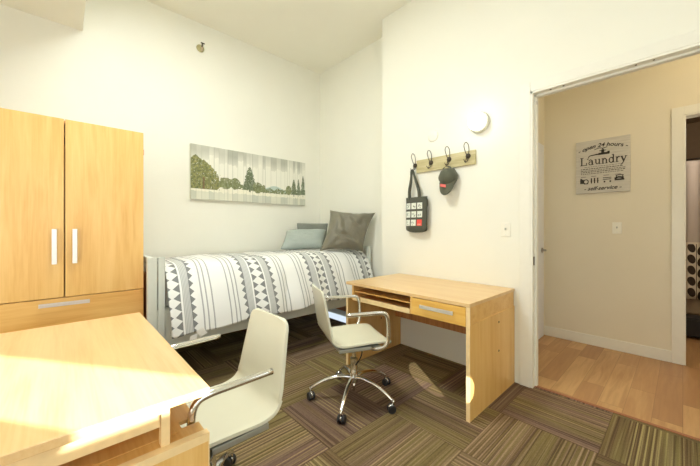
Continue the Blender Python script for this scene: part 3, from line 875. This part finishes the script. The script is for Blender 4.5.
# cut the half-moon opening above the strap
cut = [f for f in bm.faces if f.calc_center_median().z > 1.712 and abs(f.calc_center_median().y-CY) < .030 and f.calc_center_median().x > CXX-.058]
bmesh.ops.delete(bm, geom=cut, context='FACES')
c = obj('crown', bm, M['cap'], o, world=True, smooth=True)
m = c.modifiers.new('thick', 'SOLIDIFY'); m.thickness = .004
bm = BM(); ribbon(bm, smooth_path([(CXX-.030, CY+.050, 1.722), (CXX-.042, CY+.034, 1.750), (CXX-.046, CY, 1.764), (CXX-.042, CY-.034, 1.750), (CXX-.030, CY-.050, 1.722)], 5), (1, 0, .4), .022, .003)
obj('back_strap', bm, M['cap'], o, world=True, smooth=True)
def brim(u, v):
    a = PI*u; w = .079*math.cos(a); d = math.sin(a)
    zz = 1.626-v*(.118*d+.006)
    k = w if v > .0 else w
    return (CXX-.070-.016*v*d+.028*(w/.079)**2, CY+k*(1-.04*v), zz)
bm = grid_bm(brim, 28, 8)
c = obj('brim', bm, M['cap'], o, world=True, smooth=True)
m = c.modifiers.new('thick', 'SOLIDIFY'); m.thickness = .005
bm = BM(); ribbon(bm, smooth_path([(CXX-.012, CY+.087, 1.655), (CXX-.06, CY+.066, 1.64), (CXX-.088, CY, 1.625), (CXX-.06, CY-.066, 1.635), (CXX-.012, CY-.087, 1.65)], 5), (0, 0, 1), .006, .003)
obj('seam', bm, M['canvas'], o, world=True, smooth=True)
P = lambda u, v: (CXX-.0985+.02*(abs(u-.3))**2, CY+.036-.050*u, 1.610-.005-.026*v-.012*u)
bm = grid_bm(P, 6, 4)
pt = obj('patch', bm, M['pink'], o, world=True); pt['label'] = 'pink red embroidered patch'
m = pt.modifiers.new('thick', 'SOLIDIFY'); m.thickness = .003

# ------------------------------------------------------------------ laundry sign in the hall
SY0, SY1, SZ0, SZ1 = .775, .345, 1.568, 2.112
SX = XH-.022
o = thing('laundry_sign', 'grey weathered laundry sign with black lettering on the hall wall', 'sign', (XH, .56, SZ0))
t = NT('whitewashed sign board'); cc = t.coord()
g = t.noise(t.mapping(cc, (1, 2, 26)), 3, 4, .6)
sm = t.fin(t.ramp(g, [(.3, srgb(196, 193, 184)), (.5, srgb(206, 203, 194)), (.7, srgb(216, 213, 204))]), .7)
obj('board', bx(SX, XH-.0005, SY1, SY0, SZ0, SZ1), sm, o, world=True, bevel=.002)
ink = m_plain('black sign ink', srgb(52, 48, 44), .7, 0, .15, 60); ink2 = m_plain('grey sign ink', srgb(112, 108, 100), .7)
def sp(u, v): return Vector((SX-.0012, SY0-u*(SY0-SY1), SZ0+v*(SZ1-SZ0)))     # u from the left, v from below
def ink_tri(bm, quad):
    bm.faces.new([bm.verts.new(sp(*q)) for q in quad])
def stroke(bm, pts, w, n=5):
    """a pen stroke in sign units, w one width or (start, end)"""
    P = smooth_path([(a, b, 0) for a, b in pts], n) if len(pts) > 2 else [Vector((a, b, 0)) for a, b in pts]
    asp = (SY0-SY1)/(SZ1-SZ0)
    L = []
    for i, p in enumerate(P):
        d = P[min(i+1, len(P)-1)]-P[max(i-1, 0)]
        d = Vector((d.x*asp, d.y, 0)).normalized(); q = Vector((-d.y/asp, d.x, 0))
        ww = w if not hasattr(w, '__len__') else w[0]+(w[1]-w[0])*i/max(1, len(P)-1)
        L.append((p+q*ww/2, p-q*ww/2))
    for (a, b2), (c2, d2) in zip(L, L[1:]): ink_tri(bm, [(a.x, a.y), (b2.x, b2.y), (d2.x, d2.y), (c2.x, c2.y)])
def circ(bm, x, y, rx, ry, w, a0=0, a1=360):
    stroke(bm, [(x+rx*math.cos(R(a0+(a1-a0)*k/16)), y+ry*math.sin(R(a0+(a1-a0)*k/16))) for k in range(17)], w, 1)
def rect(bm, x0, x1, y0, y1): ink_tri(bm, [(x0, y0), (x1, y0), (x1, y1), (x0, y1)])
# the word Laundry with slab serifs; each letter drawn in a cell x..x+w, base line b, x-height h
b0, hx_, cap_ = .535, .100, .155
bm = BM()
K, N_ = .026, .011
x = .085                                             # L
rect(bm, x+.02, x+.02+K, b0, b0+cap_); rect(bm, x, x+.07, b0+cap_-.012, b0+cap_); rect(bm, x, x+.135, b0, b0+.012); rect(bm, x+.118, x+.135, b0, b0+.05)
x = .245                                             # a
rect(bm, x+.062, x+.062+K, b0, b0+.075); rect(bm, x+.062, x+.105, b0, b0+.010); circ(bm, x+.048, b0+.033, .036, .030, .014); stroke(bm, [(x+.012, b0+.078), (x+.045, b0+hx_), (x+.085, b0+.072)], .016)
x = .365                                             # u
rect(bm, x+.014, x+.014+K*.9, b0+.03, b0+hx_); rect(bm, x, x+.035, b0+hx_-.010, b0+hx_); rect(bm, x+.078, x+.078+K*.9, b0, b0+hx_); rect(bm, x+.060, x+.095, b0+hx_-.010, b0+hx_); rect(bm, x+.078, x+.118, b0, b0+.010)
stroke(bm, [(x+.026, b0+.035), (x+.045, b0+.008), (x+.085, b0+.03)], .014)
x = .495                                             # n
rect(bm, x+.014, x+.014+K*.9, b0, b0+hx_); rect(bm, x, x+.052, b0, b0+.010); rect(bm, x, x+.03, b0+hx_-.010, b0+hx_); rect(bm, x+.078, x+.078+K*.9, b0, b0+.07); rect(bm, x+.064, x+.118, b0, b0+.010)
stroke(bm, [(x+.03, b0+.07), (x+.06, b0+hx_-.004), (x+.092, b0+.065)], .016)
x = .625                                             # d
rect(bm, x+.072, x+.072+K*.9, b0, b0+cap_); rect(bm, x+.056, x+.09, b0+cap_-.010, b0+cap_); rect(bm, x+.072, x+.112, b0, b0+.010); circ(bm, x+.046, b0+.05, .036, .046, .017)
x = .745                                             # r
rect(bm, x+.014, x+.014+K*.9, b0, b0+hx_); rect(bm, x, x+.056, b0, b0+.010); rect(bm, x, x+.03, b0+hx_-.010, b0+hx_); stroke(bm, [(x+.03, b0+.07), (x+.052, b0+hx_-.006), (x+.078, b0+hx_-.010)], .018)
x = .832                                             # y
stroke(bm, [(x+.018, b0+hx_), (x+.058, b0+.008)], .022); stroke(bm, [(x+.098, b0+hx_), (x+.052, b0-.004), (x+.022, b0-.045), (x+.002, b0-.040)], (.014, .016)); rect(bm, x, x+.045, b0+hx_-.010, b0+hx_); rect(bm, x+.075, x+.118, b0+hx_-.010, b0+hx_)
obj('lettering', bm, ink, o, world=True)
# faucet
bm = BM()
stroke(bm, [(.24, .665), (.27, .705), (.33, .715), (.42, .722), (.50, .722)], (.012, .03)); rect(bm, .44, .64, .705, .745); rect(bm, .49, .545, .745, .80); rect(bm, .455, .58, .775, .788)
stroke(bm, [(.36, .815), (.45, .835), (.52, .825), (.60, .838)], .012); rect(bm, .51, .53, .79, .83); rect(bm, .60, .645, .72, .76); stroke(bm, [(.235, .655), (.235, .64)], .02)
obj('faucet_drawing', bm, ink, o, world=True)
# four small drawings: washer, pegs, board, iron
bm = BM()
rect(bm, .085, .16, .19, .27); circ(bm, .20, .225, .045, .04, .016); rect(bm, .16, .245, .178, .192); rect(bm, .09, .125, .27, .29)
for xx_ in (.305, .365, .425):
    rect(bm, xx_-.012, xx_+.012, .185, .285); rect(bm, xx_-.018, xx_+.018, .225, .235)
for yy_ in (.265, .235): rect(bm, .52, .675, yy_, yy_+.013)
for xx_ in (.535, .64): rect(bm, xx_, xx_+.03, .185, .215)
stroke(bm, [(.73, .24), (.80, .262), (.89, .245)], .03); rect(bm, .73, .90, .205, .235); stroke(bm, [(.75, .29), (.82, .302), (.89, .29)], .014); rect(bm, .755, .77, .26, .29); rect(bm, .865, .88, .26, .29)
obj('small_drawings', bm, ink, o, world=True)
for r0, (y0, h0) in enumerate(((.495, .012), (.455, .024), (.425, .018), (.395, .024), (.365, .018))):
    bm = BM()
    x = .10 if r0 else .17; rr = random.Random(r0)
    while x < (.88 if r0 else .83):
        wd = rr.uniform(.02, .055)
        rect(bm, x, x+wd, y0, y0+h0*.7)
        x += wd+.012
    obj('fine_print', bm, ink2, o, world=True)
for x0 in (.10, .30, .53, .74): 
    bm = BM(); rect(bm, x0, x0+.10, .312, .322); obj('caption', bm, ink2, o, world=True)
def sign_text(name, body, cu, cv, size, shear, arc=0, spacing=1.0):
    cu_ = bpy.data.curves.new(name, 'FONT'); cu_.body = body; cu_.size = size; cu_.shear = shear; cu_.align_x = 'CENTER'; cu_.align_y = 'CENTER'; cu_.space_character = spacing; cu_.offset = size*.022
    tmp = bpy.data.objects.new('tmp', cu_); COL.objects.link(tmp)
    dg = bpy.context.evaluated_depsgraph_get(); me = bpy.data.meshes.new_from_object(tmp.evaluated_get(dg))
    bm = BM(); bm.from_mesh(me)
    bpy.data.objects.remove(tmp); bpy.data.meshes.remove(me); bpy.data.curves.remove(cu_)
    for v in bm.verts:
        x, y = v.co.x, v.co.y
        y -= arc*x*x
        p = sp(cu, cv); v.co = Vector((p.x, p.y-x, p.z+y))
    obj(name, bm, ink, o, world=True)
sign_text('hours_lettering', '- open 24 hours -', .5, .885, .055, .3, 1.1, 1.0)
sign_text('service_lettering', '- self-service -', .5, .085, .052, .4, 0, 1.0)

# ------------------------------------------------------------------ light
def area(name, loc, aim, sx, sy, power, col, spread=180):
    l = bpy.data.lights.new(name, 'AREA'); l.shape = 'RECTANGLE'; l.size = sx; l.size_y = sy; l.energy = power; l.color = col; l.spread = R(spread)
    o = bpy.data.objects.new(name, l); o.location = loc
    o.rotation_euler = (Vector(aim)).to_track_quat('-Z', 'Y').to_euler(); COL.objects.link(o); return o
area('daylight_wide_window', (-.05, YF+.03, 1.65), (0, 1, .45), 1.9, 1.7, 17, (.97, .99, 1))
area('daylight_side_window', (XL+.03, 1.5, 1.85), (1, .12, .05), 1.7, 1.6, 8, (.97, .99, 1))
area('daylight_narrow_window', (1.87, YF-.15, 2.24), (0, 1, 0), .55, 1.0, 3, (.97, .99, 1))
s = bpy.data.lights.new('sun', 'SUN'); s.energy = 20; s.angle = R(.5); s.color = (1, .96, .90)
o = bpy.data.objects.new('sun', s); EL = R(21)
o.rotation_euler = Vector((-.582*math.cos(EL), .813*math.cos(EL), -math.sin(EL))).to_track_quat('-Z', 'Y').to_euler(); COL.objects.link(o)
# ceiling lamp of the hall; the bedroom's light panel is added, out of view
def ceiling_lamp(name, label, x, y, z, power, col, r=.17):
    o = thing(name, label, 'lamp', (x, y, z))
    bm = BM(); lathe(bm, [(0, 0), (r, 0), (r, -.03), (0, -.03)], 28, Matrix.Translation((x, y, z-.0005))); obj('lamp_base', bm, M['white'], o, world=True)
    bm = BM(); lathe(bm, [(r*.92, -.03), (r*.85, -.06), (r*.5, -.085), (0, -.095)], 28, Matrix.Translation((x, y, z))); obj('diffuser', bm, M['globe'], o, world=True, smooth=True)
    l = bpy.data.lights.new(name+' light', 'POINT'); l.energy = power; l.color = col; l.shadow_soft_size = .15
    q = bpy.data.objects.new(name+' light', l); q.location = (x, y, z-.28); COL.objects.link(q)
o = thing('added_ceiling_panel', 'square white ceiling light panel added unseen to brighten the bedroom', 'lamp', (.55, 1.95, CZ))
obj('panel_frame', bx(.20, .90, 1.60, 2.30, CZ-.05, CZ-.0005), M['white'], o, world=True, bevel=.004)
obj('diffuser', bx(.23, .87, 1.63, 2.27, CZ-.055, CZ-.045), M['globe'], o, world=True)
area('added_panel_light', (.55, 1.95, CZ-.06), (0, 0, -1), .62, .62, 50, (.96, 1, .95))  # added panel's light, evens out the back wall and hook wall
ceiling_lamp('ceiling_lamp', 'round white ceiling lamp in the hall', 3.3, -.6, 3.0, 11, (1, .79, .47))
l = bpy.data.lights.new('sconce light', 'POINT'); l.energy = .8; l.color = (1, .98, .92); l.shadow_soft_size = .08
q = bpy.data.objects.new('sconce light', l); q.location = (XR-.22, 1.175, 2.10); COL.objects.link(q)
l = bpy.data.lights.new('bathroom light', 'POINT'); l.energy = 22; l.color = (1, .88, .74); l.shadow_soft_size = .15
q = bpy.data.objects.new('bathroom light', l); q.location = (4.7, -.6, 2.2); COL.objects.link(q)
# imitated sun glint from an added unseen spot, on carpet and right desk's end
l = bpy.data.lights.new('imitated sun glint', 'SPOT'); l.energy = 1000; l.color = (1, .93, .84); l.spot_size = R(3.5); l.spot_blend = .05; l.use_square = True if hasattr(l, 'use_square') else False; l.shadow_soft_size = .004
q = bpy.data.objects.new('imitated sun glint', l); q.location = (.45, -1.15, 1.10)
q.rotation_euler = (Vector((1.832, .93, .20))-q.location).to_track_quat('-Z', 'Y').to_euler(); COL.objects.link(q)

wld = bpy.data.worlds.new('sky'); S.world = wld; wld.use_nodes = True
bg = wld.node_tree.nodes['Background']; bg.inputs[0].default_value = (.75, .87, 1, 1); bg.inputs[1].default_value = 1.0

# ------------------------------------------------------------------ camera
cam = bpy.data.cameras.new('camera'); cam.sensor_width = 36; cam.lens = 310/700*36; cam.shift_y = -4/700; cam.clip_start = .05
co = bpy.data.objects.new('camera', cam); co.location = (0, 0, 1.2); co.rotation_euler = (PI/2, 0, -.7495); COL.objects.link(co)
S.camera = co
S.view_settings.view_transform = 'Standard'; S.view_settings.look = 'None'; S.view_settings.gamma = 1; S.view_settings.exposure = 0
S.view_settings.use_curve_mapping = False
S.cycles.use_denoising = True
S.cycles.max_bounces = 10; S.cycles.diffuse_bounces = 6
S.cycles.sample_clamp_indirect = 6
S.cycles.caustics_reflective = False; S.cycles.caustics_refractive = False
